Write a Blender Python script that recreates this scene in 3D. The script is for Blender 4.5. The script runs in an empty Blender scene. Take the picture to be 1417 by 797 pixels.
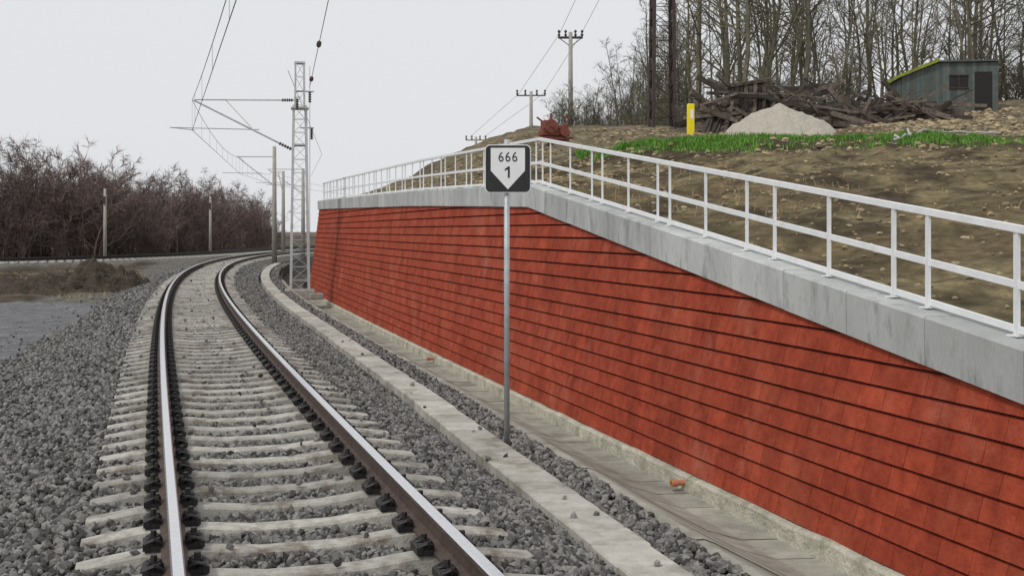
import bpy, math, random
import numpy as np
from mathutils import Vector, Matrix, noise
random.seed(7); np.random.seed(7)
S = bpy.context.scene
COL = S.collection

# ------------------------------------------------------------------ helpers
class MB:
    def __init__(s): s.v=[]; s.f=[]; s.m=[]; s.t=[]
    def add(s,vs,fs,mi=0,t=0.5):
        b=len(s.v); s.v.extend([tuple(p) for p in vs])
        for f in fs:
            s.f.append(tuple(i+b for i in f)); s.m.append(mi); s.t.append(t)
    def box(s,c,d,rot=0,mi=0,t=.5,M=None):
        x,y,z=[k/2 for k in d]
        vs=[Vector(p) for p in((-x,-y,-z),(x,-y,-z),(x,y,-z),(-x,y,-z),(-x,-y,z),(x,-y,z),(x,y,z),(-x,y,z))]
        R=M if M is not None else Matrix.Rotation(rot,3,'Z')
        vs=[R@p+Vector(c) for p in vs]
        s.add(vs,[(0,3,2,1),(4,5,6,7),(0,1,5,4),(1,2,6,5),(2,3,7,6),(3,0,4,7)],mi,t)
    def bar(s,p,q,w,h=None,mi=0,t=.5,up=(0,0,1)):
        h=h or w; p=Vector(p);q=Vector(q); d=(q-p)
        if d.length<1e-6: return
        d.normalize(); u=Vector(up)
        if abs(d.dot(u))>.98: u=Vector((0,1,0))
        a=d.cross(u).normalized(); b=a.cross(d).normalized()
        a=a*w/2; b=b*h/2
        vs=[p-a-b,p+a-b,p+a+b,p-a+b,q-a-b,q+a-b,q+a+b,q-a+b]
        s.add(vs,[(0,1,2,3),(7,6,5,4),(0,4,5,1),(1,5,6,2),(2,6,7,3),(3,7,4,0)],mi,t)
    def tube(s,pts,rs,n=6,mi=0,t=.5,cap=True):
        pts=[Vector(p) for p in pts]
        if not hasattr(rs,'__len__'): rs=[rs]*len(pts)
        vs=[]
        for i,p in enumerate(pts):
            d=(pts[min(i+1,len(pts)-1)]-pts[max(i-1,0)])
            if d.length<1e-9: d=Vector((0,0,1))
            d.normalize()
            u=Vector((0,0,1)) if abs(d.z)<.9 else Vector((1,0,0))
            a=d.cross(u).normalized(); b=d.cross(a)
            for k in range(n):
                an=2*math.pi*k/n
                vs.append(p+(a*math.cos(an)+b*math.sin(an))*rs[i])
        fs=[]
        for i in range(len(pts)-1):
            for k in range(n):
                k2=(k+1)%n
                fs.append((i*n+k,i*n+k2,(i+1)*n+k2,(i+1)*n+k))
        if cap:
            fs.append(tuple(range(n-1,-1,-1))); fs.append(tuple((len(pts)-1)*n+k for k in range(n)))
        s.add(vs,fs,mi,t)
    def mesh(s,name,mats,smooth=False):
        me=bpy.data.meshes.new(name); me.from_pydata(s.v,[],s.f)
        for m in mats: me.materials.append(m)
        me.polygons.foreach_set('material_index',s.m)
        if smooth: me.polygons.foreach_set('use_smooth',[True]*len(s.f))
        a=me.attributes.new('tint','FLOAT','FACE'); a.data.foreach_set('value',s.t)
        me.update(); return me
    def obj(s,name,mats,parent=None,smooth=False,loc=None):
        if not isinstance(mats,(list,tuple)): mats=[mats]
        o=bpy.data.objects.new(name,s.mesh(name,mats,smooth)); COL.objects.link(o)
        if parent: o.parent=parent
        if loc: o.location=loc
        return o
def group(name,loc=(0,0,0)):
    o=bpy.data.objects.new(name,None); o.location=loc; o.empty_display_size=.3; COL.objects.link(o); return o
def bevel(o,w,seg=2):
    m=o.modifiers.new('b','BEVEL'); m.width=w; m.segments=seg; m.limit_method='ANGLE'
def sstep(t):
    t=max(0,min(1,t)); return t*t*(3-2*t)

# ------------------------------------------------------------------ materials
def M(name,c1,c2,scale=5,rough=.85,bump=.3,bscale=None,metal=0,detail=6,dist=.02,tint=None,inst=0,lo=.3,hi=.7,c3=None,scale3=.6,lo3=.5,hi3=.65,stretch=None,spec=None):
    m=bpy.data.materials.new(name); m.use_nodes=True; nt=m.node_tree; N=nt.nodes; L=nt.links
    b=N['Principled BSDF']; b.inputs['Roughness'].default_value=rough; b.inputs['Metallic'].default_value=metal
    if spec is not None: b.inputs['Specular IOR Level'].default_value=spec
    g=N.new('ShaderNodeTexCoord'); co=g.outputs['Object']
    if stretch:
        mp=N.new('ShaderNodeMapping'); mp.inputs['Scale'].default_value=stretch; L.new(co,mp.inputs[0]); co=mp.outputs[0]
    n=N.new('ShaderNodeTexNoise'); n.inputs['Scale'].default_value=scale; n.inputs['Detail'].default_value=detail; n.inputs['Roughness'].default_value=.65
    L.new(co,n.inputs['Vector'])
    r=N.new('ShaderNodeValToRGB'); r.color_ramp.elements[0].position=lo; r.color_ramp.elements[1].position=hi
    r.color_ramp.elements[0].color=(*c1,1); r.color_ramp.elements[1].color=(*c2,1)
    L.new(n.outputs[0],r.inputs[0]); out=r.outputs[0]
    if c3:
        n3=N.new('ShaderNodeTexNoise'); n3.inputs['Scale'].default_value=scale3; n3.inputs['Detail'].default_value=7; n3.inputs['Roughness'].default_value=.7
        L.new(co,n3.inputs['Vector'])
        r3=N.new('ShaderNodeMapRange'); r3.inputs[1].default_value=lo3; r3.inputs[2].default_value=hi3; L.new(n3.outputs[0],r3.inputs[0])
        mx=N.new('ShaderNodeMixRGB'); mx.inputs[2].default_value=(*c3,1); L.new(r3.outputs[0],mx.inputs[0]); L.new(out,mx.inputs[1]); out=mx.outputs[0]
    if tint:
        a=N.new('ShaderNodeAttribute'); a.attribute_name='tint'
        mr=N.new('ShaderNodeMapRange'); mr.inputs[3].default_value=1-tint; mr.inputs[4].default_value=1+tint; L.new(a.outputs['Fac'],mr.inputs[0])
        vm=N.new('ShaderNodeVectorMath'); vm.operation='SCALE'; L.new(out,vm.inputs[0]); L.new(mr.outputs[0],vm.inputs['Scale']); out=vm.outputs[0]
    if inst:
        a=N.new('ShaderNodeObjectInfo')
        mr=N.new('ShaderNodeMapRange'); mr.inputs[3].default_value=1-inst; mr.inputs[4].default_value=1+inst; L.new(a.outputs['Random'],mr.inputs[0])
        vm=N.new('ShaderNodeVectorMath'); vm.operation='SCALE'; L.new(out,vm.inputs[0]); L.new(mr.outputs[0],vm.inputs['Scale']); out=vm.outputs[0]
    L.new(out,b.inputs['Base Color'])
    if bump:
        n2=N.new('ShaderNodeTexNoise'); n2.inputs['Scale'].default_value=bscale or scale*4; n2.inputs['Detail'].default_value=8
        L.new(co,n2.inputs['Vector'])
        bp=N.new('ShaderNodeBump'); bp.inputs['Strength'].default_value=bump; bp.inputs['Distance'].default_value=dist
        L.new(n2.outputs[0],bp.inputs['Height']); L.new(bp.outputs[0],b.inputs['Normal'])
    return m

m_sleeper=M('sleeper_concrete',(.25,.24,.21),(.46,.445,.40),9,.85,.4,60,c3=(.15,.12,.095),scale3=3,tint=.2)
m_conc=M('cap_concrete',(.34,.35,.34),(.53,.545,.53),2.5,.85,.35,40,c3=(.20,.215,.21),scale3=5,lo3=.5,hi3=.72,tint=.14,stretch=(1,1,.35))
m_kerb=M('trough_concrete',(.32,.305,.265),(.50,.48,.43),6,.9,.5,60,c3=(.20,.18,.14),scale3=2,lo3=.5,hi3=.68,tint=.14)
m_ditch=M('ditch_concrete',(.22,.21,.18),(.40,.385,.33),3,.9,.5,45,c3=(.15,.145,.10),scale3=1.3,lo3=.5,hi3=.7,tint=.12)
m_foot=M('footing_concrete',(.34,.325,.26),(.60,.57,.47),5,.9,.7,30,c3=(.20,.21,.13),scale3=2,lo3=.5,hi3=.68,dist=.04)
m_railside=M('rail_rust',(.045,.03,.026),(.10,.066,.052),12,.75,.3,60)
m_railtop=M('rail_steel',(.72,.72,.73),(.86,.86,.87),30,.22,.03,80,metal=1)
m_clip=M('clip_steel',(.008,.008,.009),(.03,.025,.022),20,.6,.2,60)
m_stone=M('ballast_stone',(.08,.077,.074),(.245,.237,.225),14,.85,.4,50,inst=.8,c3=(.15,.115,.085),scale3=6,lo3=.55,hi3=.75)
m_paint=M('railing_paint',(.68,.70,.70),(.82,.83,.83),6,.5,.05,60,c3=(.45,.47,.46),scale3=3,lo3=.62,hi3=.82)
m_galv=M('galvanised_steel',(.34,.36,.37),(.52,.54,.55),9,.5,.1,60,metal=.35)
m_mast=M('mast_paint',(.40,.43,.43),(.58,.61,.60),4,.55,.1,60,c3=(.26,.25,.23),scale3=4,lo3=.52,hi3=.72)
m_rust=M('rusty_steel',(.038,.027,.025),(.075,.048,.042),5,.8,.3,40)
m_wire=M('wire',(.06,.06,.06),(.12,.12,.12),5,.6,0)
m_black=M('sign_black',(.012,.012,.013),(.02,.02,.021),8,.45,.05,50)
m_white=M('sign_white',(.76,.78,.78),(.84,.85,.85),5,.4,.03,50)
m_insul=M('insulator_glaze',(.05,.03,.02),(.09,.06,.04),8,.3,0)
m_concpole=M('pole_concrete',(.28,.27,.24),(.42,.40,.36),6,.85,.2,40)
m_wood=M('old_timber',(.04,.032,.027),(.15,.12,.095),6,.9,.5,30,tint=.8)
m_sand=M('gravel_heap',(.36,.33,.27),(.56,.52,.44),14,.95,.9,40,dist=.05)
m_debris=M('earth_debris',(.035,.026,.018),(.105,.08,.055),4,.95,1,20,dist=.1)
m_yel=M('yellow_paint',(.80,.62,.005),(.86,.70,.01),6,.5,.05,50)
m_redm=M('red_rust',(.13,.035,.022),(.24,.07,.045),7,.75,.3,40)
m_shed=M('shed_sheet',(.055,.075,.07),(.115,.14,.13),3,.7,.3,30,c3=(.11,.07,.045),scale3=3,lo3=.52,hi3=.66,tint=.3)
m_moss=M('moss_roof',(.16,.20,.03),(.33,.36,.05),5,.95,.7,30,c3=(.12,.10,.08),scale3=3,lo3=.5)
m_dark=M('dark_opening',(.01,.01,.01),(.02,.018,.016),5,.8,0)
m_clay=M('clay_pipe',(.42,.16,.08),(.56,.24,.13),8,.7,.2,40)
m_bark=M('bark_woodland',(.06,.058,.038),(.16,.145,.10),3,.95,0,inst=.45)
m_bark2=M('bark_thicket',(.115,.083,.074),(.225,.168,.155),1,.95,0,inst=.4)
m_grass=M('grass_blades',(.06,.165,.018),(.15,.33,.035),3,.8,0,tint=.5)
m_dry=M('dry_grass',(.24,.185,.09),(.38,.31,.17),3,.9,0,tint=.4)
m_hose=M('grey_hose',(.35,.35,.33),(.45,.45,.42),5,.6,0)

def red_mat():
    m=M('red_split_block',(.225,.034,.016),(.365,.066,.032),7,.9,.7,38,tint=.13,c3=(.41,.105,.055),scale3=1.1,lo3=.5,hi3=.85,dist=.015,spec=.2)
    nt=m.node_tree;N=nt.nodes;L=nt.links;b=N['Principled BSDF']
    src=b.inputs['Base Color'].links[0].from_socket
    g=N.new('ShaderNodeTexCoord'); mp=N.new('ShaderNodeMapping'); mp.inputs['Scale'].default_value=(1.6,1.6,.28); L.new(g.outputs['Object'],mp.inputs[0])
    n=N.new('ShaderNodeTexNoise'); n.inputs['Scale'].default_value=1.6; n.inputs['Detail'].default_value=5; L.new(mp.outputs[0],n.inputs['Vector'])
    r=N.new('ShaderNodeMapRange'); r.inputs[1].default_value=.42; r.inputs[2].default_value=.70; r.inputs[3].default_value=1.06; r.inputs[4].default_value=.80; L.new(n.outputs[0],r.inputs[0])
    v=N.new('ShaderNodeVectorMath'); v.operation='SCALE'; L.new(src,v.inputs[0]); L.new(r.outputs[0],v.inputs['Scale'])
    n4=N.new('ShaderNodeTexNoise'); n4.inputs['Scale'].default_value=.9; n4.inputs['Detail'].default_value=6; n4.inputs['Roughness'].default_value=.75; L.new(g.outputs['Object'],n4.inputs['Vector'])
    r4=N.new('ShaderNodeMapRange'); r4.inputs[1].default_value=.54; r4.inputs[2].default_value=.78; r4.inputs[4].default_value=.5; L.new(n4.outputs[0],r4.inputs[0])
    mx=N.new('ShaderNodeMixRGB'); mx.inputs[2].default_value=(.46,.19,.13,1); L.new(r4.outputs[0],mx.inputs[0]); L.new(v.outputs[0],mx.inputs[1]); L.new(mx.outputs[0],b.inputs['Base Color'])
    return m
m_red=red_mat()
m_redback=M('block_joint',(.03,.008,.006),(.06,.014,.010),7,.95,.2)

def vc_mat(name,bscale,bump,dist,vscale,a0=.45,a1=1.5):
    m=bpy.data.materials.new(name); m.use_nodes=True; nt=m.node_tree;N=nt.nodes;L=nt.links;b=N['Principled BSDF']; b.inputs['Roughness'].default_value=.95
    b.inputs['Specular IOR Level'].default_value=.2
    a=N.new('ShaderNodeAttribute'); a.attribute_name='Col'
    g=N.new('ShaderNodeTexCoord')
    n=N.new('ShaderNodeTexNoise'); n.inputs['Scale'].default_value=bscale; n.inputs['Detail'].default_value=10; n.inputs['Roughness'].default_value=.7; L.new(g.outputs['Object'],n.inputs['Vector'])
    r=N.new('ShaderNodeMapRange'); r.inputs[1].default_value=.3; r.inputs[2].default_value=.7; r.inputs[3].default_value=a0; r.inputs[4].default_value=a1; L.new(n.outputs[0],r.inputs[0])
    vo=N.new('ShaderNodeTexVoronoi'); vo.inputs['Scale'].default_value=vscale; L.new(g.outputs['Object'],vo.inputs['Vector'])
    r2=N.new('ShaderNodeMapRange'); r2.inputs[1].default_value=0; r2.inputs[2].default_value=.7; r2.inputs[3].default_value=1.25; r2.inputs[4].default_value=.6; L.new(vo.outputs['Distance'],r2.inputs[0])
    mu=N.new('ShaderNodeMath'); mu.operation='MULTIPLY'; L.new(r.outputs[0],mu.inputs[0]); L.new(r2.outputs[0],mu.inputs[1])
    v=N.new('ShaderNodeVectorMath'); v.operation='SCALE'; L.new(a.outputs['Color'],v.inputs[0]); L.new(mu.outputs[0],v.inputs['Scale']); L.new(v.outputs[0],b.inputs['Base Color'])
    bp=N.new('ShaderNodeBump'); bp.inputs['Strength'].default_value=bump; bp.inputs['Distance'].default_value=dist; L.new(mu.outputs[0],bp.inputs['Height']); L.new(bp.outputs[0],b.inputs['Normal'])
    return m
m_ground=vc_mat('ground_gravel_earth',2.5,.9,.05,16)
m_hill=vc_mat('hillside_earth',2.2,1.0,.16,6,.35,1.75)

# ------------------------------------------------------------------ world layout functions
def tx(Y):
    if Y>150: return tx(150)+(Y-150)*.3
    return .94-.315*Y+1.2e-5*max(Y,0)**3
def tsl(Y): return -.315+3.6e-5*max(Y,0)**2
def tp(Y,o):
    s=tsl(min(Y,150)); l=math.hypot(1,s); return (tx(Y)+o/l, Y-o*s/l)
def wx(Y):
    if Y<=50.2: return 5.576-.2947*Y+3.6e-6*max(Y,0)**3
    return wx(50.2)+(tx(Y)-tx(50.2))
def capb(Y):
    if Y<19.15: return .56+.1352*(Y-7.8)
    return float(np.interp(Y,[19.15,28.7,50],[2.095,2.31,2.615]))
def wxz(Y,z): return wx(Y)+.12*(z+.9)
Ys=np.arange(-8,152,.1); Ss=np.concatenate([[0],np.cumsum(.1*np.sqrt(1+np.array([tsl(y) for y in Ys[:-1]])**2))])
S_of=lambda Y: np.interp(Y,Ys,Ss)
Y_of=lambda s: float(np.interp(s,Ss,Ys))
SP=.55
def kerbx(Y): return tx(Y)+float(np.interp(Y,[5,9,15,25,60],[2.02,2.2,2.45,2.62,2.66]))
def fbm(x,y,s=1,o=4): return noise.fractal(Vector((x*s,y*s,3.3)),1.0,2.0,o)
def H(x,y):   # hillside behind the wall
    d=(x-wx(y))*.957
    ym=min(y,62)
    P=3.75+.1*(ym-27)+.08*max(0,min(x-9,22))*sstep((y-27)/20)
    if y<27: P=3.75+.12*(max(y,3)-27)
    b0=capb(max(y,2))+.30
    if y>50.3:
        k=sstep((y-50.3)/5); base=b0*(1-k)-.8*k; w=9+3*k
    else: base=b0; w=9
    P=max(P,base+.15) if y<50 else P
    z=base+(P-base)*sstep(max(0,d)/w)
    am=sstep(d/1.5)
    z+=am*(fbm(x,y,.45)*.13+fbm(x+9,y,1.5)*.11)
    return z

# ------------------------------------------------------------------ ground
curve2=[(-80,50),(-60,54.5),(-45,59),(-36,63.5),(-29,70),(-24.8,80),(-23.2,92),(-22.6,105),(-21,120),(-17,140)]
def cat(pts,n=14):
    out=[]
    P=[np.array(p,float) for p in pts]
    for i in range(len(P)-1):
        a=P[max(i-1,0)];b=P[i];c=P[i+1];d=P[min(i+2,len(P)-1)]
        for k in range(n):
            t=k/n; out.append(tuple(.5*((2*b)+(c-a)*t+(2*a-5*b+4*c-d)*t*t+(3*b-a-3*c+d)*t**3)))
    out.append(tuple(P[-1])); return out
T2=cat(curve2); T2a=np.array(T2)
def gz(Y,o,x,y):
    if o>2.3: return -1.6
    if o>2.0: return -.45
    if o>1.5: return -.285-.165*(o-1.5)/.5
    if o>-1.55: return -.285
    if o>-3.2: return -.285-.37*(-1.55-o)/1.65
    z=-.655+.03*fbm(x,y,.8)
    d2=float(np.min(np.hypot(T2a[:,0]-x,T2a[:,1]-y)))
    if Y>30: z+=.22*max(0,fbm(x,y,.45)+.25)*sstep((Y-34)/4)
    z=max(z,-.655+.42*sstep((5-d2)/3.2)) if d2<5 else z
    if Y>95: z=max(z,-.4)
    return z
rows=list(np.arange(-20,0,4.0))+list(np.arange(0,60,.6))+list(np.arange(60,150,2.0))+[150,200,320,600,1500]
cols=[-1500,-500,-200,-120,-90]+list(np.arange(-75,-24,2.5))+list(np.arange(-24,-4,.6))+list(np.arange(-4,2.01,.25))+[2.15,2.25,2.32,3.05,30,200,1500]
gv=[];gc=[];gf=[]
for Y in rows:
    for o in cols:
        x=tx(Y)+o*1.04; y=Y
        z=gz(Y,o,x,y); gv.append((x,y,z))
        nn=fbm(x,y,.5); n5=fbm(x+30,y,1.3)
        edge=-3.6+ .8*sstep((Y-18)/14)
        if o>edge: c=(.11,.105,.10) if Y<60 else (.15,.145,.14)
        elif Y<36+1.5*nn+.1*(o+10): c=(.215,.215,.222)
        else:
            c=(.125,.098,.068) if nn>-.1 else (.185,.15,.105)
            if n5>.1: c=(.07,.054,.038)
            if o>-5.0-.8*nn: c=(.18,.17,.15)
        d2=float(np.min(np.hypot(T2a[:,0]-x,T2a[:,1]-y))) if Y<150 else 99
        if d2<2.8: c=(.19,.18,.165)
        gc.append((*c,1))
nc=len(cols)
for i in range(len(rows)-1):
    for j in range(nc-1):
        a=i*nc+j; gf.append((a,a+1,a+nc+1,a+nc))
me=bpy.data.meshes.new('ground'); me.from_pydata(gv,[],gf); ca=me.color_attributes.new('Col','FLOAT_COLOR','POINT'); ca.data.foreach_set('color',np.array(gc).ravel()); me.materials.append(m_ground)
me.polygons.foreach_set('use_smooth',[True]*len(gf))
COL.objects.link(bpy.data.objects.new('ground',me))

# hillside
def crest(x): return float(np.interp(x,[2,3,5.1,7.7,10,13,17],[34.5,32.4,29.4,28.4,28.0,28.6,30]))
rows=list(np.arange(-10,0,2.0))+list(np.arange(0,50.2,.25))+[50.2]+list(np.arange(50.6,66,.8))+list(np.arange(66,160,3))+[200,320]
ds=[.32,.55]+list(np.arange(.8,20,.25))+list(np.arange(20,40,1.0))+list(np.arange(40,90,5))+[120,200,500]
gv=[];gc=[];gf=[]
for Y in rows:
    for d in ds:
        off=.12*(capb(max(Y,2))+.9) if Y<=50.2 else .3
        x=wx(Y)+off+d; z=H(x-off,Y)
        gv.append((x,Y,z))
        n1=fbm(x,Y,.3); n2=fbm(x+40,Y,.9); n3=fbm(x,Y+50,2.2)
        c=np.array((.30,.23,.125))
        if n1>-.05: c=np.array((.38,.305,.165))
        if n2<-.22: c=np.array((.17,.125,.073))
        if n3>.25: c=c*.6
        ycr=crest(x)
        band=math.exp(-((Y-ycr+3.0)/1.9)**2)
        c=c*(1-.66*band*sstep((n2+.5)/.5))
        cr=math.exp(-((Y-ycr)/1.3)**2)
        if x>17 or x<1.5: cr*=.1
        gg=cr*sstep((n2+.4)/.3)
        c=c*(1-gg*.8)+np.array((.075,.16,.025))*gg*.8
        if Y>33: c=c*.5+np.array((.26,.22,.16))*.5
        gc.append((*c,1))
nc=len(ds)
for i in range(len(rows)-1):
    for j in range(nc-1):
        a=i*nc+j; gf.append((a,a+1,a+nc+1,a+nc))
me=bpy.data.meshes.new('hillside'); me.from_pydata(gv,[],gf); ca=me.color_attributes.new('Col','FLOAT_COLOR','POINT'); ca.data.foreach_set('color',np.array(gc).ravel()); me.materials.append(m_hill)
me.polygons.foreach_set('use_smooth',[True]*len(gf))
COL.objects.link(bpy.data.objects.new('hillside',me))
def HZ(x,y):
    off=.12*(capb(max(y,2))+.9) if y<=50.2 else .3
    return H(x-off,y)

# ------------------------------------------------------------------ railway tracks
def rail_sweep(mb,pts,z0=0):
    prof=[(-.075,-.172),(-.075,-.160),(-.012,-.135),(-.010,-.05),(-.036,-.038),(-.036,-.010),(-.027,0),(.027,0),(.036,-.010),(.036,-.038),(.010,-.05),(.012,-.135),(.075,-.160),(.075,-.172)]
    n=len(prof); vs=[]
    for i,p in enumerate(pts):
        a=np.array(pts[max(i-1,0)]);b=np.array(pts[min(i+1,len(pts)-1)]);d=b-a;d/=np.linalg.norm(d); nx,ny=d[1],-d[0]
        for (u,w) in prof: vs.append((p[0]+nx*u,p[1]+ny*u,z0+w))
    f1=[];f2=[]
    for i in range(len(pts)-1):
        for k in range(n-1):
            q=(i*n+k,i*n+k+1,(i+1)*n+k+1,(i+1)*n+k)
            (f2 if k in(5,6,7) else f1).append(q)
    b=len(mb.v); mb.v.extend(vs)
    for q in f1: mb.f.append(tuple(i+b for i in q)); mb.m.append(0); mb.t.append(.5)
    for q in f2: mb.f.append(tuple(i+b for i in q)); mb.m.append(1); mb.t.append(.5)
sl_prof=[(-1.3,-.240),(-1.22,-.226),(-.98,-.192),(-.86,-.178),(-.64,-.178),(-.5,-.192),(-.25,-.218),(.25,-.218),(.5,-.192),(.64,-.178),(.86,-.178),(.98,-.192),(1.22,-.226),(1.3,-.240)]
def sleeper(mb,cx,cy,nx,ny,zo=0):
    txx,tyy=-ny,nx; vs=[]; tv=random.random(); jit=random.uniform(-.012,.012)
    for (o,z) in sl_prof:
        for (u,dz) in ((-.120,-.16),(-.082,-.014),(-.066,0),(.066,0),(.082,-.014),(.120,-.16)):
            vs.append((cx+nx*o+txx*(u+jit),cy+ny*o+tyy*(u+jit),z+dz+zo if dz>-.1 else zo-.42))
    fs=[]
    for i in range(len(sl_prof)-1):
        for k in range(5): fs.append((i*6+k,i*6+k+1,(i+1)*6+k+1,(i+1)*6+k))
    fs.append(tuple(range(5,-1,-1))); L=(len(sl_prof)-1)*6; fs.append(tuple(L+k for k in range(6)))
    mb.add(vs,fs,0,tv)
ct=MB()
ct.box((.118,0,-.163),(.095,.17,.026)); ct.box((.158,0,-.148),(.035,.18,.04)); ct.box((.085,0,-.148),(.035,.12,.028))
ct.tube([(.07,-.018,-.130),(.085,-.03,-.112),(.115,-.036,-.118),(.155,-.05,-.130),(.155,-.074,-.128),(.115,-.084,-.108),(.075,-.074,-.126)],.012,6)
ct.tube([(.07,.018,-.130),(.085,.03,-.112),(.115,.036,-.118),(.155,.05,-.130),(.155,.074,-.128),(.115,.084,-.108),(.075,.074,-.126)],.012,6)
ct.tube([(.115,0,-.155),(.115,0,-.108),(.115,0,-.107),(.115,0,-.099)],[.014,.014,.030,.030],8)
ct.tube([(.115,0,-.100),(.115,0,-.068)],[.021,.020],6)
def clip(mb,cx,cy,nx,ny,sg):
    nx*=sg;ny*=sg; a,b=-ny,nx
    mb.add([(cx+nx*v[0]+a*v[1],cy+ny*v[0]+b*v[1],v[2]) for v in ct.v],ct.f,0)
trk=group('railway_track')
rb=MB()
for o in(-.7535,.7535):
    rail_sweep(rb,[tp(Y,o) for Y in np.arange(-6,146,.5)])
rb.obj('rails',[m_railside,m_railtop],trk)
sb=MB(); cb=MB()
s=S_of(-5.5)
while s<S_of(120):
    Y=Y_of(s); t=tsl(Y); l=math.hypot(1,t); nx,ny=1/l,-t/l
    sleeper(sb,tx(Y),Y,nx,ny)
    if -1<Y<60:
        for ro in(-.7535,.7535):
            for sg in(-1,1): clip(cb,tx(Y)+nx*ro,Y+ny*ro,nx,ny,sg)
    s+=SP
sb.obj('sleepers',m_sleeper,trk); cb.obj('rail_fastenings',m_clip,trk)
trk2=group('railway_track')
rb=MB(); sb=MB()
dense=cat(curve2,30)
def offs(pts,o):
    out=[]
    for i,p in enumerate(pts):
        a=np.array(pts[max(i-1,0)]);b=np.array(pts[min(i+1,len(pts)-1)]);d=b-a;d/=np.linalg.norm(d); out.append((p[0]+d[1]*o,p[1]-d[0]*o))
    return out
for o in(-.7535,.7535): rail_sweep(rb,offs(dense,o),.06)
rb.obj('rails',[m_clip,m_clip],trk2)
acc=0
for i in range(1,len(dense)):
    a=np.array(dense[i-1]);b=np.array(dense[i]);d=b-a;L=np.linalg.norm(d);d/=L
    while acc<L:
        c=a+d*acc; sleeper(sb,c[0],c[1],d[1],-d[0],.05); acc+=.6
    acc-=L
sb.obj('sleepers',m_concpole,trk2)

# ------------------------------------------------------------------ cable trough kerb, ditch, footing
kb=MB(); Y=-4.0
while Y<72:
    L=.48; a,b=Y+.006,Y+L-.006; dz=random.uniform(-.006,.006); tt=random.random()
    x0,x1=kerbx(a),kerbx(b); w=.195; jj=random.uniform(-.006,.006)
    z=-.345+dz
    vs=[(x0-w+jj,a,z),(x0+w+jj,a,z),(x1+w+jj,b,z),(x1-w+jj,b,z)]
    top=[(x0-w+jj+.012,a+.012,z+.012),(x0+w+jj-.012,a+.012,z+.012),(x1+w+jj-.012,b-.012,z+.012),(x1-w+jj+.012,b-.012,z+.012)]
    bot=[(p[0],p[1],-.6) for p in vs]
    kb.add(bot+vs+top,[(0,1,5,4),(1,2,6,5),(2,3,7,6),(3,0,4,7),(4,5,9,8),(5,6,10,9),(6,7,11,10),(7,4,8,11),(8,9,10,11)],0,tt)
    Y+=L
kb.obj('cable_trough_kerb',m_kerb)
db=MB(); Y=-4.0
while Y<49.5:
    L=.6; a,b=Y+.005,Y+L-.005; tt=random.random()
    dz=random.uniform(-.004,.004)
    def sec(y):
        k=kerbx(y)+.2; w=wx(y)
        return [(k+.42,-.62),(k+.42,-.44),(k+.55,-.435),(k+.62,-.46),(w-1.15,-.80),(w-.75,-1.0),(w-.45,-1.08),(w-.10,-1.07)]
    A=[(x,a,z+dz) for x,z in sec(a)]; B=[(x,b,z+dz) for x,z in sec(b)]; n=len(A)
    db.add(A+B,[(i,i+1,n+i+1,n+i) for i in range(n-1)],0,tt)
    Y+=L
db.obj('drainage_ditch',m_ditch)
jb=MB(); A=[]
for y in np.arange(-4,75,1.0):
    k=kerbx(y)+.2; w=wx(y); A.append([(k-.1,y,-.48),(k+.41,y,-.48),(k+.43,y,-.70),(k+.60,y,-.56),(w-1.15,y,-.92),(w-.75,y,-1.12),(w-.05,y,-1.18)])
for i in range(len(A)-1): jb.add(A[i]+A[i+1],[(j,j+1,8+j,7+j) for j in range(6)])
jb.obj('ditch_bedding',m_debris)
fb=MB(); A=[]
for y in np.arange(-4,50.4,.25):
    w=wx(y); r=.02*noise.noise(Vector((0,y*2,0))); r2=.02*noise.noise(Vector((5,y*1.5,0)))
    A.append([(w-.13+r,y,-1.2),(w-.11+r,y,-.93+r2),(w-.085+r,y,-.905+r2),(w+.1,y,-.885+r2)])
for i in range(len(A)-1): fb.add(A[i]+A[i+1],[(j,j+1,5+j,4+j) for j in range(3)])
fb.obj('wall_footing',m_foot)

# ------------------------------------------------------------------ red block retaining wall
wall=group('retaining_wall')
wb=MB(); ch=.192
nrow=int((2.75+.9)/ch)+1
for r in range(nrow):
    z0=-.9+r*ch; z1=z0+ch
    L=.34; Y=-3.0+(L/2 if r%2 else 0)+random.uniform(-.02,.02); rw=random.uniform(-.002,.002)
    while Y<50.2:
        a=Y+.001; b=min(Y+L-.001,50.2)
        ta=min(z1-.010,capb(a)+.06); tb=min(z1-.010,capb(b)+.06)
        if ta>z0+.02 and tb>z0+.02:
            pr=random.uniform(-.0018,.0018)+rw; tt=min(1,max(0,random.gauss(.5,.27)))
            def pt(y,z,dep): return (wxz(y,z)-dep,y,z)
            ft=.035+pr; zz=z0+.003; c=.0025
            o=[pt(a,zz,0),pt(b,zz,0),pt(b,tb,0),pt(a,ta,0)]
            f=[(pt(a+c,zz+.006,ft+.010)),(pt(b-c,zz+.006,ft+.010)),(pt(b-c,tb-.010,ft-.010)),(pt(a+c,ta-.010,ft-.010))]
            wb.add(o+f,[(4,7,6,5),(0,4,5,1),(1,5,6,2),(2,6,7,3),(3,7,4,0)],0,tt)
        Y+=L
wb.obj('block_courses',m_red,wall)
bk=MB(); A=[]
for y in list(np.arange(-3,50.2,.5))+[50.2]:
    t=capb(y)+.02; A.append([(wxz(y,-1.1)+.002,y,-1.1),(wxz(y,t)+.002,y,t),(wxz(y,t)+.3,y,t),(wxz(y,-1.1)+.4,y,-1.1)])
for i in range(len(A)-1): bk.add(A[i]+A[i+1],[(0,1,5,4),(1,2,6,5),(2,3,7,6)])
bk.obj('wall_core',m_redback,wall)
rt=MB()
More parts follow.
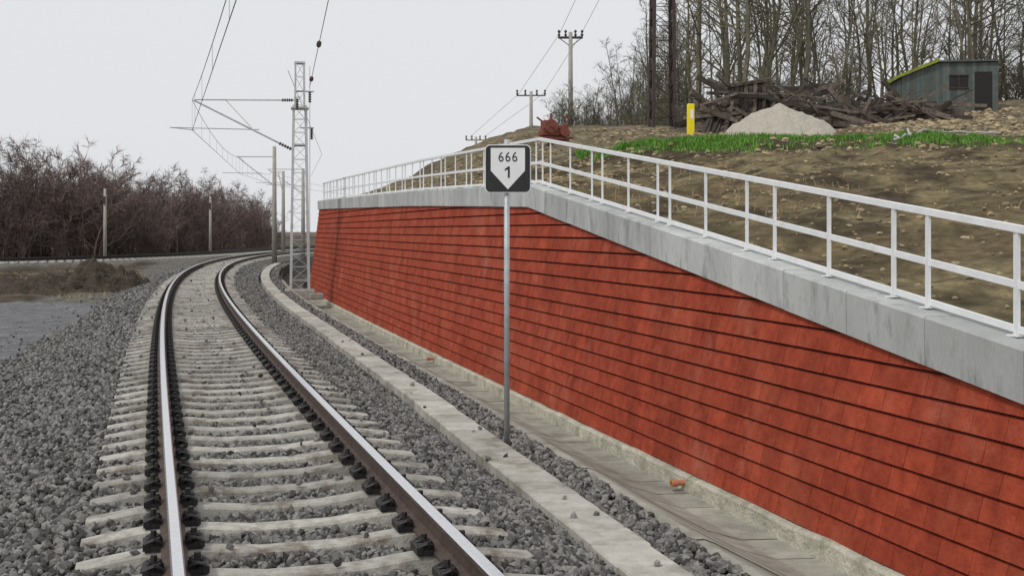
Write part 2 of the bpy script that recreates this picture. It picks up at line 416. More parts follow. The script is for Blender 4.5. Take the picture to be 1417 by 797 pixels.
for r in range(nrow):
    z0=-.9+r*ch; z1=min(z0+ch-.01,2.63)
    if z1<z0+.03: continue
    for j in range(14):
        x=wxz(50.2,z0)+.45*j; rt.box((x+.22,50.24,(z0+z1)/2),(.44,.12+random.uniform(0,.01),z1-z0),0,0,random.random())
rt.obj('end_return',m_red,wall)
cap=MB()
segs=[19.15-1.043*i for i in range(22)][::-1]
segs+= [19.15+1.03*i for i in range(1,31)]
segs=[s for s in segs if s<50.3]+[50.45]
for a,b in zip(segs[:-1],segs[1:]):
    a+=.006;b-=.006; tt=random.random(); A=[]; jz=random.uniform(-.004,.004)
    for y in(a,b):
        z=capb(y)+jz; x=wxz(y,z)-.085; h=.37
        A.append([(x,y,z),(x-.005,y,z+h-.015),(x+.012,y,z+h),(x+.36,y,z+h),(x+.36,y,z-.1)])
    cap.add(A[0]+A[1],[(0,1,6,5),(1,2,7,6),(2,3,8,7),(3,4,9,8),(4,0,5,9),(4,3,2,1,0),(5,6,7,8,9)],0,tt)
cap.obj('concrete_coping',m_conc,wall)

# ------------------------------------------------------------------ railing
rg=group('metal_railing'); pm=MB(); rm=MB()
def rpos(y,h): z=capb(y)+.37; return Vector((wxz(y,capb(y))+.13,y,z+h))
RH=.75
posts=[]
for a in [4.72,7.09,9.46,11.96,14.25,16.6]: posts+= [a,a+.96,a+1.93]
posts+=[18.95]
y=19.3
while y<50: posts+=[y,y+.97,y+1.94]; y+=2.35
posts=[p for p in posts if p<50.2]
for y in posts:
    pm.bar(rpos(y,-.0),rpos(y,RH-.02),.024,.062,up=(0,1,0)); p=rpos(y,.006); pm.box(p,(.09,.11,.012),.3)
    pm.tube([p+Vector((.03,.04,0)),p+Vector((.03,.04,.025))],.009,6); pm.tube([p+Vector((-.03,-.04,0)),p+Vector((-.03,-.04,.025))],.009,6)
seq=[(3.5,19.13)]+[(a,b) for a,b in zip(np.arange(19.13,50,3.09),np.append(np.arange(22.22,50,3.09),50.2))]
for a,b in seq:
    for h,w,hh in((RH,.055,.05),(RH*.48,.03,.05),(.05,.03,.045)):
        rm.bar(rpos(a,h),rpos(b,h),w,hh)
pm.obj('posts',m_paint,rg); rm.obj('rails',m_paint,rg)

# ------------------------------------------------------------------ clay drain pipes
for y in (12.35,24.3):
    p=MB(); x=wx(y)-.12; n=14
    d=Vector((-.957,-.28,0)); c=Vector((x+.05,y,-.985))
    e=c+d*.19
    p.tube([c,c+d*.12,c+d*.12,e,e,e-d*.08],[.030,.030,.040,.040,.028,.026],n)
    p.obj('clay_drain_pipe',m_clay)

# ------------------------------------------------------------------ distance marker sign
sg=group('railway_distance_sign',(-.05,11.2,-.42))
p=MB(); p.tube([(0,0,-.05),(0,0,3.0)],.028,14); p.obj('post',m_galv,sg,smooth=True)
zc=2.715
def rrect(w,h,r,n=6):
    out=[]
    for cx,cz,a0 in((w/2-r,h/2-r,0),(-w/2+r,h/2-r,90),(-w/2+r,-h/2+r,180),(w/2-r,-h/2+r,270)):
        for k in range(n+1):
            a=math.radians(a0+90*k/n); out.append((cx+r*math.cos(a),cz+r*math.sin(a)))
    return out
def plate(name,poly,y0,y1,mat):
    m=MB(); n=len(poly); m.add([(x+.01,y0,z+zc) for x,z in poly]+[(x+.01,y1,z+zc) for x,z in poly],[tuple(range(n))[::-1],tuple(range(n,2*n))]+[(i,(i+1)%n,(i+1)%n+n,i+n) for i in range(n)])
    return m.obj(name,mat,sg)
plate('plate_rim',rrect(.445,.465,.05),-.046,-.030,m_white)
plate('plate_black',rrect(.427,.447,.043),-.050,-.0465,m_black)
plate('plate_field',[(-.165,.200),(.165,.200),(.165,-.02),(0,-.200),(-.165,-.02)],-.0535,-.0505,m_white)
c=bpy.data.curves.new('digits','FONT'); c.body='666'; c.size=.135; c.align_x='CENTER'; c.extrude=.0008; c.space_character=1.15
c.materials.append(m_black); o=bpy.data.objects.new('digits_666',c); COL.objects.link(o); o.parent=sg; o.location=(.01,-.055,zc+.068); o.rotation_euler=(math.pi/2,0,0); o.scale=(.85,1,1)
plate('digit_1',[(.0,-.088),(.018,-.088),(.018,.022),(.004,.022),(-.030,-.004),(-.030,-.022),(.0,-.004)][::-1],-.0562,-.0545,m_black)
p=MB(); p.box((0,-.015,zc+.12),(.1,.03,.04)); p.box((0,-.015,zc-.12),(.1,.03,.04)); p.obj('brackets',m_galv,sg)

# ------------------------------------------------------------------ lattice masts
def lattice(mb,w0,w1,h,nseg,leg=.06,br=.035,z0=0):
    c=[(-1,-1),(1,-1),(1,1),(-1,1)]
    def P(i,z):
        w=(w0+(w1-w0)*z/h)/2; return Vector((c[i][0]*w,c[i][1]*w,z0+z))
    for i in range(4): mb.bar(P(i,0),P(i,h),leg)
    for k in range(nseg):
        a=h*k/nseg;b=h*(k+1)/nseg
        for i in range(4):
            j=(i+1)%4
            if k%2: mb.bar(P(i,a),P(j,b),br,.012)
            else: mb.bar(P(j,a),P(i,b),br,.012)
            mb.bar(P(i,b),P(j,b),br,.012)
def insul(mb,p,q,r=.06,n=5):
    p=Vector(p);q=Vector(q);pts=[];rs=[]
    for k in range(n):
        for t,rr in((0,.4),(.3,1),(.55,1),(.9,.4)): pts.append(p+(q-p)*((k+t)/n)); rs.append(r*rr)
    mb.tube(pts,rs,8)
Ym=41.3; XM=-7.58; zb=-.55; tr=tx(Ym)
ms=group('catenary_mast',(XM,Ym,zb)); ms.rotation_euler=(0,0,.2)
m=MB(); lattice(m,.64,.42,6.7,14,.085,.06); lattice(m,.32,.30,1.55,3,.06,.05,6.7); m.box((0,0,8.22),(.38,.38,.06)); m.box((0,0,6.6),(.62,.62,.05)); m.box((0,0,5.3),(.55,.55,.05)); m.obj('lattice_frame',m_mast,ms)
m=MB(); m.box((0,0,-.02),(1.05,1.0,.36)); m.box((.55,-.3,-.08),(.5,.5,.22),.2); o=m.obj('foundation',m_concpole,ms); bevel(o,.03)
arm=MB(); ins=MB(); R=Matrix.Rotation(-.2,3,'Z')
def ml(x,z,y=0): return R@Vector((x-XM,y,z-zb))
zt=6.35
arm.tube([ml(XM-.2,zt),ml(tr-.1,zt+.02)],.03,6)
arm.tube([ml(XM-.2,4.55),ml(XM-1.2,5.05),ml(tr-.15,zt)],.035,6)
arm.tube([ml(tr-1.0,5.38),ml(tr+2.2,5.3)],.022,6)
arm.tube([ml(tr+1.0,zt-.0),ml(tr+2.0,5.28)],.012,5)
arm.tube([ml(tr-1.0,5.38),ml(tr-.1,5.28)],.016,5)
insul(ins,ml(XM-.25,zt),ml(XM-.65,zt)); insul(ins,ml(XM-.3,4.6),ml(XM-.75,4.82))
insul(ins,(.35,-.1,7.2),(.35,-.1,6.8)); insul(ins,(-.1,-.45,6.9),(-.1,-.45,6.5)); insul(ins,(.42,.1,5.9),(.42,.1,5.5))
arm.bar((-.2,-.1,7.2),(.5,-.1,7.2),.05); arm.bar((-.2,-.3,6.95),(0,-.5,6.95),.04); arm.bar((0,.1,5.92),(.5,.1,5.92),.04)
arm.bar((.35,-.1,8.1),(.35,-.1,1.2),.02)
arm.obj('cantilever_arm',m_galv,ms); ins.obj('insulators',m_insul,ms)
def pole_mast(Y,x,top):
    g=group('catenary_mast',(x,Y,-.5)); m=MB(); m.tube([(0,0,0),(0,0,top+.5)],[.17,.11],10); m.obj('pole',m_concpole,g,True)
    m=MB(); t=tx(Y)-x
    m.tube([(0,0,6.85),(t,0,6.85)],.03,5); m.tube([(0,0,5.0),(t+.1,0,6.8)],.03,5); m.tube([(t-.9,0,5.85),(t+1.6,0,5.8)],.025,5); m.obj('cantilever_arm',m_galv,g)
pole_mast(73,-15.0,7.0); pole_mast(92,-18.2,6.4); pole_mast(88,-15.9,6.4)

def wire(name,pts,r,mat=m_wire,parent=None):
    c=bpy.data.curves.new(name,'CURVE'); c.dimensions='3D'; c.bevel_depth=r; c.bevel_resolution=1
    sp=c.splines.new('POLY'); sp.points.add(len(pts)-1)
    for i,p in enumerate(pts): sp.points[i].co=(*p,1)
    c.materials.append(mat); o=bpy.data.objects.new(name,c); COL.objects.link(o)
    if parent: o.parent=parent
    return o
cw=group('overhead_line_wires')
supp=[-8,Ym,73,92,120]
ct_=[];mt_=[]
for i,(a,b) in enumerate(zip(supp[:-1],supp[1:])):
    for k in range(17):
        t=k/16; Y=a+(b-a)*t; xa=tx(a)+(-.2 if i%2 else .2); xb=tx(b)+(.2 if i%2 else -.2); x=xa+(xb-xa)*t
        ct_.append((x,Y,5.28)); mt_.append((x,Y,6.35-.55*4*t*(1-t)))
wire('contact_wire',ct_,.009,parent=cw); wire('messenger_wire',mt_,.009,parent=cw)
dm=MB()
for i in range(1,len(ct_)-1,2): dm.tube([ct_[i],mt_[i]],.004,4)
dm.obj('droppers',m_wire,cw)
A=Vector((XM+.35,Ym,6.8));B=Vector((-4.0,25.5,7.0)); C=Vector((2.0,-5,8.2))
wire('feeder_wire',[A,A+(B-A)*.33,A+(B-A)*.66,B,C],.010,parent=cw)
im=MB()
for t in(.12,.55): p=A+(B-A)*t; insul(im,p,p+(B-A).normalized()*.45,.07)
im.obj('feeder_insulators',m_insul,cw)
wire('feeder_wire_return',[(-8.0,Ym,7.4),(-12,73,6.5),(-16,92,6)],.01,parent=cw)

for (x,y,h) in((-26.4,75,4.9),(-24.0,92,4.9),(-20.6,100,4.6)):
    g=group('line_pole',(x,y,-.5)); m=MB(); m.tube([(0,0,0),(0,0,h)],[.13,.09],8); m.obj('pole',m_concpole,g,True)
    m=MB(); m.bar((-.25,0,h-.15),(.25,0,h-.15),.06); m.bar((0,-.1,h-.5),(0,-.1,h-1.0),.14); m.obj('crossarm',m_rust,g)
wire('line_pole_wires',[(-60,52,6.4),(-26.4,75,4.2),(-24,92,4.2),(-20.6,100,4)],.018)

# ------------------------------------------------------------------ objects on the hill
x,y=5.85,45; g=group('lattice_pylon',(x,y,HZ(x,y)-.1)); g.rotation_euler=(0,0,.06)
m=MB(); lattice(m,.84,.68,9,15,.12,.085); lattice(m,.68,.5,4,8,.09,.06,9.0); m.obj('lattice_frame',m_rust,g)
m=MB(); m.box((0,0,-.05),(1.1,1.1,.35)); m.obj('foundation',m_concpole,g)
def upole(x,y,top,arm_w,double=False):
    zb=HZ(x,y)-.3; g=group('utility_pole',(x,y,zb)); h=top-zb
    m=MB(); m.tube([(0,0,0),(0,0,h)],[.20,.13],8); m.obj('pole',m_concpole,g,True)
    m=MB(); m.bar((-arm_w/2,0,h-.35),(arm_w/2,0,h-.35),.10)
    if double:
        m.bar((-arm_w/2,.3,h-.35),(arm_w/2,.3,h-.35),.10); m.bar((-arm_w/2,0,h-.35),(0,0,h-1.0),.05); m.bar((arm_w/2,0,h-.35),(0,0,h-1.0),.05)
    m.obj('crossarm',m_rust,g)
    m=MB()
    for dx in(-arm_w/2+.05,-arm_w/5,arm_w/5,arm_w/2-.05):
        insul(m,(dx,0,h-.3),(dx,0,h+.18),.10,2)
    m.obj('insulators',m_insul,g)
upole(4.05,80,15.4,1.7,True); upole(1.65,100,13.7,2.5); upole(-3.9,125,11.8,2.2)
for dx in(-.75,.75):
    wire('power_line',[(-3.9+dx,125,11.7),(1.65+dx*1.4,100,13.5),(4.05+dx,80,15.3),(6.0+dx,62,18.0),(14+dx,10,23)],.014)
x,y=5.95,38.5; z=HZ(x,y); g=group('yellow_marker_post',(x,y,z-.05)); m=MB(); m.box((0,0,.55),(.24,.16,1.1)); o=m.obj('body',m_yel,g); bevel(o,.03); m=MB(); m.box((.03,-.083,.75),(.1,.008,.3)); m.obj('label',m_white,g)
x,y=1.45,40; z=HZ(x,y); g=group('rusty_machine',(x,y,z)); g.rotation_euler=(0,0,.3)
m=MB(); m.box((0,0,.28),(1.0,.5,.2)); m.box((-.25,0,.55),(.36,.4,.34)); m.box((.22,0,.46),(.26,.42,.18)); m.box((.42,0,.56),(.14,.3,.14)); o=m.obj('body',m_redm,g); bevel(o,.03)
m=MB(); m.tube([(-.2,-.33,.5),(-.2,-.26,.5)],.24,16); m.tube([(.3,-.34,.32),(.3,-.28,.32)],.17,14); m.tube([(-.2,-.4,.5),(-.2,.3,.5)],.05,8); m.tube([(-.1,0,.7),(-.1,0,.96)],.05,8); m.tube([(.35,0,.6),(.58,0,.82),(.45,.1,.9)],.03,6); m.tube([(-.4,.1,.7),(-.62,0,.82)],.03,6); m.bar((-.55,-.2,.1),(.6,-.2,.1),.1); m.bar((-.55,.2,.1),(.6,.2,.1),.1); m.obj('flywheel_and_frame',m_redm,g)
def mound(name,x,y,rx,ry,h,mat,amp=.12,fr=2.0,N=56,pw=1.3,parent=None):
    m=MB(); vs=[];fs=[]
    for i in range(N):
        for j in range(N):
            u=-1+2*i/(N-1);v=-1+2*j/(N-1); r=math.hypot(u,v); px=x+u*rx;py=y+v*ry
            hh=h*max(0,1-r)**(1/pw)*(1+.35*noise.noise(Vector((px*.9,py*.9,1)))) if r<1 else 0
            n=noise.fractal(Vector((px*fr,py*fr,7)),1,2,5)*amp
            base=HZ(px,py) if px>wx(py) else -.62
            z=base+hh+n*min(1,hh*4)-.06
            vs.append((px,py,z))
    for i in range(N-1):
        for j in range(N-1):
            a=i*N+j; fs.append((a,a+N,a+N+1,a+1))
    m.add(vs,fs); return m.obj(name,mat,parent,smooth=True)
mound('gravel_heap',8.1,35,1.75,1.6,1.0,m_sand,.06,3.0)
e1=group('earth_heap')
mound('soil',-15.9,44.5,2.1,2.2,1.15,m_debris,.5,1.8,parent=e1)
mound('soil_spread',-20.0,42.5,5.0,2.6,.75,m_debris,.5,1.6,parent=e1)
m=MB()
for i in range(190):
    x=random.gauss(-17.2,2.0); y=random.gauss(43.6,1.0); z=-.62+random.uniform(.05,.7)*math.exp(-((x+15.9)/2.2)**2)+.1
    L=random.uniform(.3,1.1); a=random.uniform(0,6.28); e=random.gauss(.2,.3); d=Vector((math.cos(a)*math.cos(e),math.sin(a)*math.cos(e),math.sin(e)))*L
    m.tube([(x,y,z),Vector((x,y,z))+d*.5+Vector((0,0,.05)),Vector((x,y,z))+d],[.02,.015,.008],4)
m.obj('roots_and_sticks',m_wood,e1)
tm=group('timber_pile'); m=MB()
for i in range(330):
    u=random.random(); x=7.0+9.6*u; y=41.5+random.uniform(-1.3,1.4)+u*3; hm=1.25*(1-abs(u-.3)*.75)*(1.15 if u<.5 else .85)*(1+.3*math.sin(u*19))
    z=HZ(x,y)+random.uniform(.0,1)*hm+.05; L=random.uniform(.8,2.8); a=random.gauss(0,.5); e=random.gauss(0,.32)
    d=Vector((math.cos(a)*math.cos(e),math.sin(a)*math.cos(e),math.sin(e)))*L/2
    w=random.choice([.05,.08,.12,.18]); m.bar(Vector((x,y,z))-d,Vector((x,y,z))+d,w*.5,w,t=random.random())
for i in range(20):
    x=6.7+.15*i; y=40.6; z=HZ(x,y); m.bar((x,y,z),(x+.6+random.uniform(-.2,.2),y+.8,z+1.2+random.uniform(-.3,.35)),.14,.03,t=random.random())
m.obj('loose_boards',m_wood,tm)
m=MB(); x,y=8.5,41.6; z=HZ(x,y)
for i in range(7): m.box((x-.5+i*.16,y-.5,z+.85+random.uniform(-.06,.06)),(.13,.03,1.6),t=random.random())
for i in range(6): m.box((x-.58,y-.4+i*.16,z+.8),(.03,.13,1.55),t=random.random())
m.box((x,y+.1,z+.75),(1.0,.9,1.45),t=.1); m.bar((x-.7,y-.5,z+1.60),(x+.75,y-.5,z+1.82),.12,.08,t=1); m.bar((x-.65,y+.5,z+1.6),(x+.65,y+.5,z+1.8),.12,.08); m.box((x,y,z+1.76),(1.35,1.2,.05),M=Matrix.Rotation(-.15,3,'Y'),t=.8); m.obj('rotten_hutch',m_wood,tm)
x,y=18.6,50; z=HZ(x,y)-.15; g=group('corrugated_shed',(x,y,z)); g.rotation_euler=(0,0,-.12)
m=MB()
W,D,h0,h1=3.9,2.6,1.75,2.25
n=26
for i in range(n):
    xx=-W/2+W*(i+.5)/n
    hh=h0+(h1-h0)*min(1,(i+.5)/n*2.6)
    m.box((xx,-D/2-(.012 if i%2 else 0),hh/2),(W/n,.03,hh),t=random.random()); m.box((xx,D/2,hh/2),(W/n,.03,hh))
for j in range(14):
    yy=-D/2+.1+(D-.2)*(j+.5)/14
    m.box((-W/2-(.012 if j%2 else 0),yy,h0/2),(.03,D/14,h0),t=random.random()); m.box((W/2,yy,h1/2),(.03,D/14,h1),t=random.random())
m.obj('walls',m_shed,g)
m=MB(); m.add([(-W/2-.15,-D/2-.2,h0+.02),(-W/2+1.5,-D/2-.2,h1+.2),(-W/2+1.5,D/2+.2,h1+.32),(-W/2-.15,D/2+.2,h0+.12)]+[(-W/2-.15,-D/2-.2,h0-.11),(-W/2+1.5,-D/2-.2,h1+.05),(-W/2+1.5,D/2+.2,h1+.05),(-W/2-.15,D/2+.2,h0-.09)],[(0,1,2,3),(7,6,5,4),(0,4,5,1),(1,5,6,2),(2,6,7,3),(3,7,4,0)]); m.obj('mossy_roof',m_moss,g)
m=MB(); m.box((.7,0,h1+.06),(2.55,D+.3,.07)); m.obj('roof_sheet',m_shed,g)
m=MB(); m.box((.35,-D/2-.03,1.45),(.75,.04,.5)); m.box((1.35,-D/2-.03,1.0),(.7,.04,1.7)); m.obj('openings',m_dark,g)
m=MB(); m.bar((-.05,-D/2-.06,1.18),(.75,-D/2-.06,1.18),.05); m.bar((-.05,-D/2-.06,1.72),(.75,-D/2-.06,1.72),.05); m.bar((.35,-D/2-.06,1.18),(.35,-D/2-.06,1.72),.04); m.obj('window_frame',m_rust,g)
pts=[]
for t in np.linspace(0,1,40):
    px=float(np.interp(t,[0,.15,.35,.6,.8,1],[8.4,8.6,9.5,10.6,12.0,13.0])); py=float(np.interp(t,[0,.15,.35,.6,.8,1],[25.5,25.9,28,30.5,31.5,31])); px+=.1*math.sin(t*20)
    pts.append((px,py,HZ(px,py)+.12))
wire('garden_hose',pts,.03,m_hose)
def rock(mb,c,r,t=.5):
    vs=[];ph=(1+5**.5)/2
    for p in((-1,ph,0),(1,ph,0),(-1,-ph,0),(1,-ph,0),(0,-1,ph),(0,1,ph),(0,-1,-ph),(0,1,-ph),(ph,0,-1),(ph,0,1),(-ph,0,-1),(-ph,0,1)):
        v=Vector(p).normalized()*r*random.uniform(.6,1.25); vs.append((c[0]+v.x,c[1]+v.y,c[2]+v.z*.7))
    mb.add(vs,[(0,11,5),(0,5,1),(0,1,7),(0,7,10),(0,10,11),(1,5,9),(5,11,4),(11,10,2),(10,7,6),(7,1,8),(3,9,4),(3,4,2),(3,2,6),(3,6,8),(3,8,9),(4,9,5),(2,4,11),(6,2,10),(8,6,7),(9,8,1)],0,t)
m_rub=M('rubble',(.18,.135,.08),(.36,.295,.18),3,.95,.6,20,tint=.5)
rb_=MB()
for i in range(11000):
    y=random.uniform(6,46); d=random.uniform(.3,22); x=wx(y)+.3+d
    z=HZ(x,y); r=random.choice([.012,.018,.025,.035,.05]) if y<24 else random.choice([.025,.04,.06,.09])
    rock(rb_,(x,y,z),r,random.random())
for i in range(1500):
    x=random.uniform(12,26); y=random.uniform(33,47); rock(rb_,(x,y,HZ(x,y)),random.choice([.04,.06,.1,.15]),random.uniform(.5,1))
rb_.obj('hillside_rubble',m_rub)

# ------------------------------------------------------------------ grass
def blades(name,pts,mat,hmin,hmax,w=.012,lean=.5):
    m=MB()
    for (x,y,z) in pts:
        h=random.uniform(hmin,hmax); a=random.uniform(0,6.28); b=random.uniform(0,6.28); l=random.uniform(.1,lean)*h
        dx,dy=math.cos(a)*w,math.sin(a)*w; lx,ly=math.cos(b)*l,math.sin(b)*l
        m.add([(x-dx,y-dy,z-.02),(x+dx,y+dy,z-.02),(x+dx*.6+lx*.4,y+dy*.6+ly*.4,z+h*.6),(x-dx*.6+lx*.4,y-dy*.6+ly*.4,z+h*.6),(x+lx,y+ly,z+h)],[(0,1,2,3),(3,2,4)],0,random.random())
    return m.obj(name,mat)
pts=[]
while len(pts)<27000:
    x=random.uniform(1.9,11.8); y=crest(x)+random.gauss(.1,.85)*(1.2 if x>4 else .8)+.8*fbm(x,3,.6)
    if random.random()<.10: y-=random.uniform(.5,2.5)
    n2=fbm(x+40,y,.9); n1=fbm(x,y,.55)
    if n2+.5*n1<-.12+random.uniform(-.15,.15): continue
    pts.append((x,y,HZ(x,y)))
blades('grass',pts,m_grass,.05,.16,.014,.9)
pts=[]
while len(pts)<2200:
    y=random.uniform(14,62); x=wx(y)+.5+random.uniform(0,1)**2*5
    if fbm(x,y,.6)<.05: continue
    pts.append((x,y,HZ(x,y)))
blades('dry_grass',pts,m_dry,.05,.14,.007,1.1)
pts=[]
while len(pts)<4000:
    Y=random.uniform(37,64); o=-random.uniform(3.2,26); x=tx(Y)+o
    if fbm(x,Y,.3)<.1: continue
    pts.append((x,Y,gz(Y,o,x,Y)))
blades('dry_grass',pts,m_dry,.05,.18,.012,.8)

# ------------------------------------------------------------------ ballast stones
stc=bpy.data.collections.new('ballast_stone_shapes')
for i in range(7):
    m=MB(); rock(m,(0,0,0),1.0); o=bpy.data.objects.new('stone_shape',m.mesh('stone_shape',[m_stone])); stc.objects.link(o)
    o.data.transform(Matrix.Diagonal((1.15,.85,.95,1)))
def scatter(name,pts,sc):
    me=bpy.data.meshes.new(name); me.vertices.add(len(pts)); me.vertices.foreach_set('co',np.array(pts,dtype=np.float32).ravel())
    a=me.attributes.new('sc','FLOAT','POINT'); a.data.foreach_set('value',np.array(sc,dtype=np.float32)); me.update()
    o=bpy.data.objects.new(name,me); COL.objects.link(o)
    ng=bpy.data.node_groups.new(name+'_nodes','GeometryNodeTree')
    ng.interface.new_socket('Geometry',in_out='INPUT',socket_type='NodeSocketGeometry'); ng.interface.new_socket('Geometry',in_out='OUTPUT',socket_type='NodeSocketGeometry')
    N=ng.nodes;L=ng.links; gi=N.new('NodeGroupInput');go=N.new('NodeGroupOutput')
    iop=N.new('GeometryNodeInstanceOnPoints'); ci=N.new('GeometryNodeCollectionInfo'); ci.inputs['Collection'].default_value=stc; ci.inputs['Separate Children'].default_value=True; ci.inputs['Reset Children'].default_value=True
    rv=N.new('FunctionNodeRandomValue'); rv.data_type='FLOAT_VECTOR'; rv.inputs[0].default_value=(0,0,0); rv.inputs[1].default_value=(6.28,6.28,6.28)
    na=N.new('GeometryNodeInputNamedAttribute'); na.data_type='FLOAT'; na.inputs['Name'].default_value='sc'
    L.new(gi.outputs[0],iop.inputs['Points']); L.new(ci.outputs[0],iop.inputs['Instance']); iop.inputs['Pick Instance'].default_value=True
    L.new(rv.outputs[0],iop.inputs['Rotation']); L.new(na.outputs[0],iop.inputs['Scale']); L.new(iop.outputs[0],go.inputs[0])
    md=o.modifiers.new('scatter','NODES'); md.node_group=ng
    return o
pts=[];sc=[]
s0=S_of(-5.5)
def tryadd(Y,o,rmin,rmax,on=.012):
    x,y=tp(Y,o)
    ph=((S_of(Y)-s0)%SP); ph=min(ph,SP-ph)
    kx=(x-kerbx(y))
    if abs(kx)<.20 and random.random()>.003: return
    if kx>.64: return
    z=gz(Y,o if kx<.2 else 1.9,x,y)
    if kx>=.2: z=-.43
    r=random.uniform(rmin,rmax)
    if abs(o)<1.33 and ph<.098:
        if random.random()>on: return
        z=-.20+r*.5
    elif abs(o)<1.36: z=-.270+.022*random.random()
    elif o<0: z+=random.uniform(-.01,.03)+.04*noise.noise(Vector((x*1.5,y*1.5,0)))
    for ro in(-.7535,.7535):
        if abs(o-ro)<.19:
            if ph<.14: return
            z-=.02
    if abs(kx)<.2: z=-.325
    pts.append((x,y,z)); sc.append(r)
def fill(Y0,Y1,dens,rmin,rmax):
    omin,omax=-5.0,3.4
    n=int((Y1-Y0)*(omax-omin)*dens*1.04)
    for _ in range(n):
        Y=random.uniform(Y0,Y1); o=random.uniform(omin,omax)
        ed=-3.75+.95*sstep((Y-16)/16)+.25*noise.noise(Vector((Y*.8,o,2)))
        if o<ed and random.random()>.06*math.exp(-(ed-o)*2): continue
        tryadd(Y,o,rmin,rmax)
fill(3.2,9,720,.020,.042); fill(9,15,540,.021,.042); fill(15,26,300,.024,.044); fill(26,48,120,.03,.048); fill(48,75,40,.04,.06)
scatter('ballast_gravel',pts,sc)
print('stones',len(pts))

# ------------------------------------------------------------------ bare trees
def gen_tree(seed,Ht,r0,nb,nsub,ntw,spread=.9,start=.25,stems=1,mat=None,tw=.012):
    rnd=random.Random(seed); m=MB()
    def path(p,d,L,n,j,up):
        pts=[p]
        for i in range(n):
            d=(d+Vector((rnd.gauss(0,j),rnd.gauss(0,j),rnd.gauss(0,j)+up))).normalized(); p=p+d*(L/n); pts.append(p)
        return pts
    def at(pts,t):
        f=t*(len(pts)-1); i=min(int(f),len(pts)-2); return pts[i].lerp(pts[i+1],f-i),(pts[i+1]-pts[i]).normalized()
    def side(d,k):
        v=Vector((rnd.gauss(0,1),rnd.gauss(0,1),rnd.gauss(0,.6))); v=(v-d*v.dot(d)).normalized(); return (d*(1-k)+v*k).normalized()
    for s in range(stems):
        H_=Ht*(rnd.uniform(.6,1) if stems>1 else 1)
        base=Vector((rnd.gauss(0,.5),rnd.gauss(0,.5),-.2)) if stems>1 else Vector((0,0,-.2))
        d0=Vector((rnd.gauss(0,.18 if stems>1 else .04),rnd.gauss(0,.18 if stems>1 else .04),1)).normalized()
        tr_=path(base,d0,H_,9,.07,.04); rr=[r0*(1-.85*i/9) for i in range(10)]
        m.tube(tr_,rr,6 if stems==1 else 4,cap=False)
        for b in range(nb):
            t=start+(1-start)*(b+rnd.random())/nb; p,d=at(tr_,min(t,.99)); L=H_*spread*.42*(1.15-t)*rnd.uniform(.6,1.2)+.4
            br=path(p,side(d,rnd.uniform(.4,.7)),L,4,.14,.10); r1=r0*(1-.85*t)*.5+.006
            m.tube(br,[r1*(1-.17*i)+.003 for i in range(5)],3,cap=False)
            for q in range(nsub):
                t2=.2+.8*(q+rnd.random())/nsub; p2,d2=at(br,min(t2,.99)); L2=L*.5*rnd.uniform(.5,1.1)*(1.25-t2)+.2
                sb2=path(p2,side(d2,rnd.uniform(.35,.65)),L2,2,.18,.08)
                m.tube(sb2,[tw*1.4,tw*1.1,tw*.7],3,cap=False)
                for w in range(ntw):
                    p3,d3=at(sb2,rnd.uniform(.15,.98)); L3=rnd.uniform(.3,.8)
                    e=p3+side(d3,rnd.uniform(.3,.6))*L3; a=d3.cross(Vector((rnd.gauss(0,1),rnd.gauss(0,1),rnd.gauss(0,1)))).normalized()*tw*.8
                    m.add([p3-a,p3+a,e],[(0,1,2)])
    return m.mesh('bare_tree_mesh_%d'%seed,[mat])
tall=[gen_tree(10+i,13+i%3,.13+.03*(i%2),16,6,6,.75,.22,1,m_bark,.014) for i in range(5)]
slim=[gen_tree(30+i,12,.08,12,5,5,.5,.3,1,m_bark,.013) for i in range(3)]
shrub=[gen_tree(50+i,7.5,.05,9,5,6,.75,.12,5,m_bark2,.016) for i in range(5)]
shrub2=[gen_tree(70+i,4.2,.035,8,4,4,.9,.05,6,m_bark,.014) for i in range(3)]
shrub3=[gen_tree(80+i,4.2,.035,8,4,4,.9,.05,6,m_bark2,.014) for i in range(2)]
def inst(data,name,x,y,z,s,par,sz=None):
    o=bpy.data.objects.new(name,data); o.location=(x,y,z); o.rotation_euler=(0,0,random.uniform(0,6.28)); o.scale=(s,s,sz or s*random.uniform(.9,1.1)); o.parent=par; COL.objects.link(o)
wood=group('woodland_trees')
for i in range(105):
    Y=random.uniform(60,100); px=random.uniform(930,1500); x=(px-708)/1600*Y
    inst(random.choice(tall+slim),'tree',x,Y,HZ(x,Y),random.uniform(.75,1.25),wood)
for i in range(52):
    Y=random.uniform(88,125); u=random.random()**.75; x=(748+205*u-708)/1600*Y
    hgt=(3.5+10*u)/13
    inst(random.choice(tall),'tree',x,Y,HZ(x,Y),hgt*random.uniform(.85,1.12),wood)
for i in range(70):
    Y=random.uniform(57,95); px=random.uniform(760,1480); x=(px-708)/1600*Y
    inst(random.choice(shrub2),'undergrowth',x,Y,HZ(x,Y),random.uniform(.5,.95),wood)
thick=group('bare_thicket')
line=cat([(-75,62),(-55,69),(-44,76),(-36,86),(-31,100),(-29,120),(-30,150)],10); line=np.array(line)
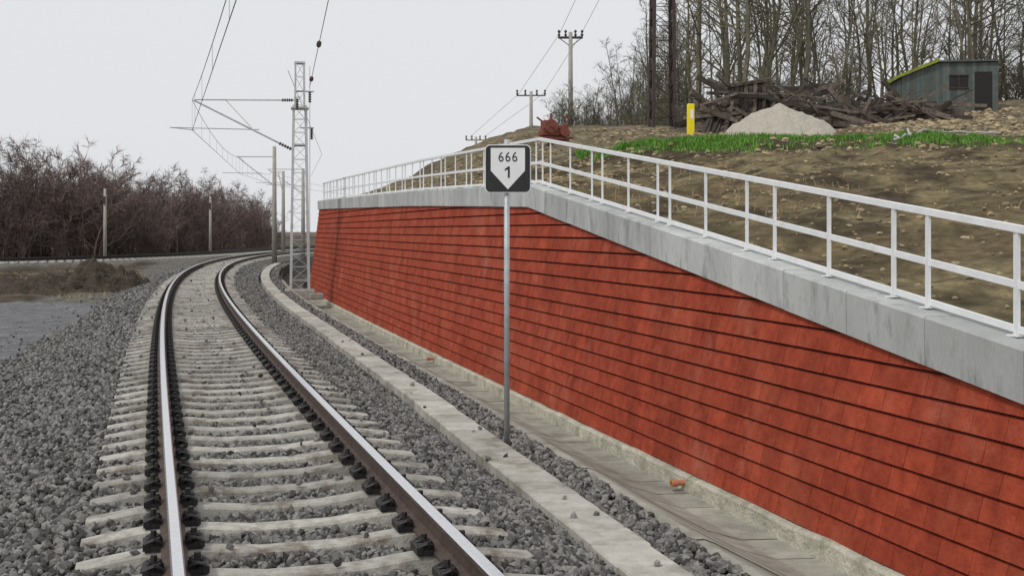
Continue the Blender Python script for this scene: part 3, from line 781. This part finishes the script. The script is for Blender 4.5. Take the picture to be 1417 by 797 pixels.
for i in range(200):
    u=((i+random.random())/200)**.85; f=u*(len(line)-1); k=int(f); p=line[k]*(1-(f-k))+line[min(k+1,len(line)-1)]*(f-k)
    dep=random.choice([random.uniform(0,5),random.uniform(3,14)]); q=p+np.array((-.75,.66))*dep
    px=q[0]/q[1]*1600+708
    hh=float(np.interp(px,[-100,60,120,220,300,370,430],[9.0,8.8,9.0,7.6,6.3,5.0,4.5]))/7.5*min(1.6,q[1]/85)
    if q[1]>95: hh*=.85
    inst(random.choice(shrub),'shrub',q[0],q[1],-.5,hh*random.uniform(.75,1.0),thick)
for i in range(110):
    f=random.random()*(len(line)-1); k=int(f); p=line[k]; q=p+np.array((-.75,.66))*random.uniform(-1.0,4)
    inst(random.choice(shrub3),'undergrowth',q[0],q[1],-.5,random.uniform(.45,.85),thick)

# ------------------------------------------------------------------ light, sky, camera
w=bpy.data.worlds.new('World'); S.world=w; w.use_nodes=True; nt=w.node_tree; N=nt.nodes; L=nt.links
bg=N['Background']; sky=N.new('ShaderNodeTexSky'); sky.sky_type='NISHITA'; sky.sun_disc=False; sky.sun_elevation=math.radians(50); sky.sun_rotation=math.radians(225); sky.dust_density=6; sky.air_density=1.5
mx=N.new('ShaderNodeMixRGB'); mx.inputs[0].default_value=.93; mx.inputs[2].default_value=(8.0,8.1,8.35,1); L.new(sky.outputs[0],mx.inputs[1]); L.new(mx.outputs[0],bg.inputs[0]); bg.inputs[1].default_value=.1
sl=bpy.data.lights.new('sun','SUN'); sl.energy=1.5; sl.angle=math.radians(10); sl.color=(1,.97,.92); so=bpy.data.objects.new('sun',sl); COL.objects.link(so)
az,el=math.radians(225),math.radians(50)
dv=Vector((math.sin(az)*math.cos(el),math.cos(az)*math.cos(el),math.sin(el)))
so.rotation_euler=dv.to_track_quat('Z','Y').to_euler(); so.location=(0,0,30)
cd=bpy.data.cameras.new('camera'); cd.sensor_width=36; cd.lens=1600/1417*36; cd.shift_y=-79.5/1417; cd.clip_end=4000; cd.clip_start=.05
co=bpy.data.objects.new('camera',cd); co.location=(0,0,1.70); co.rotation_euler=(math.pi/2,0,0); COL.objects.link(co); S.camera=co
S.view_settings.view_transform='Standard'; S.view_settings.look='None'; S.view_settings.exposure=0
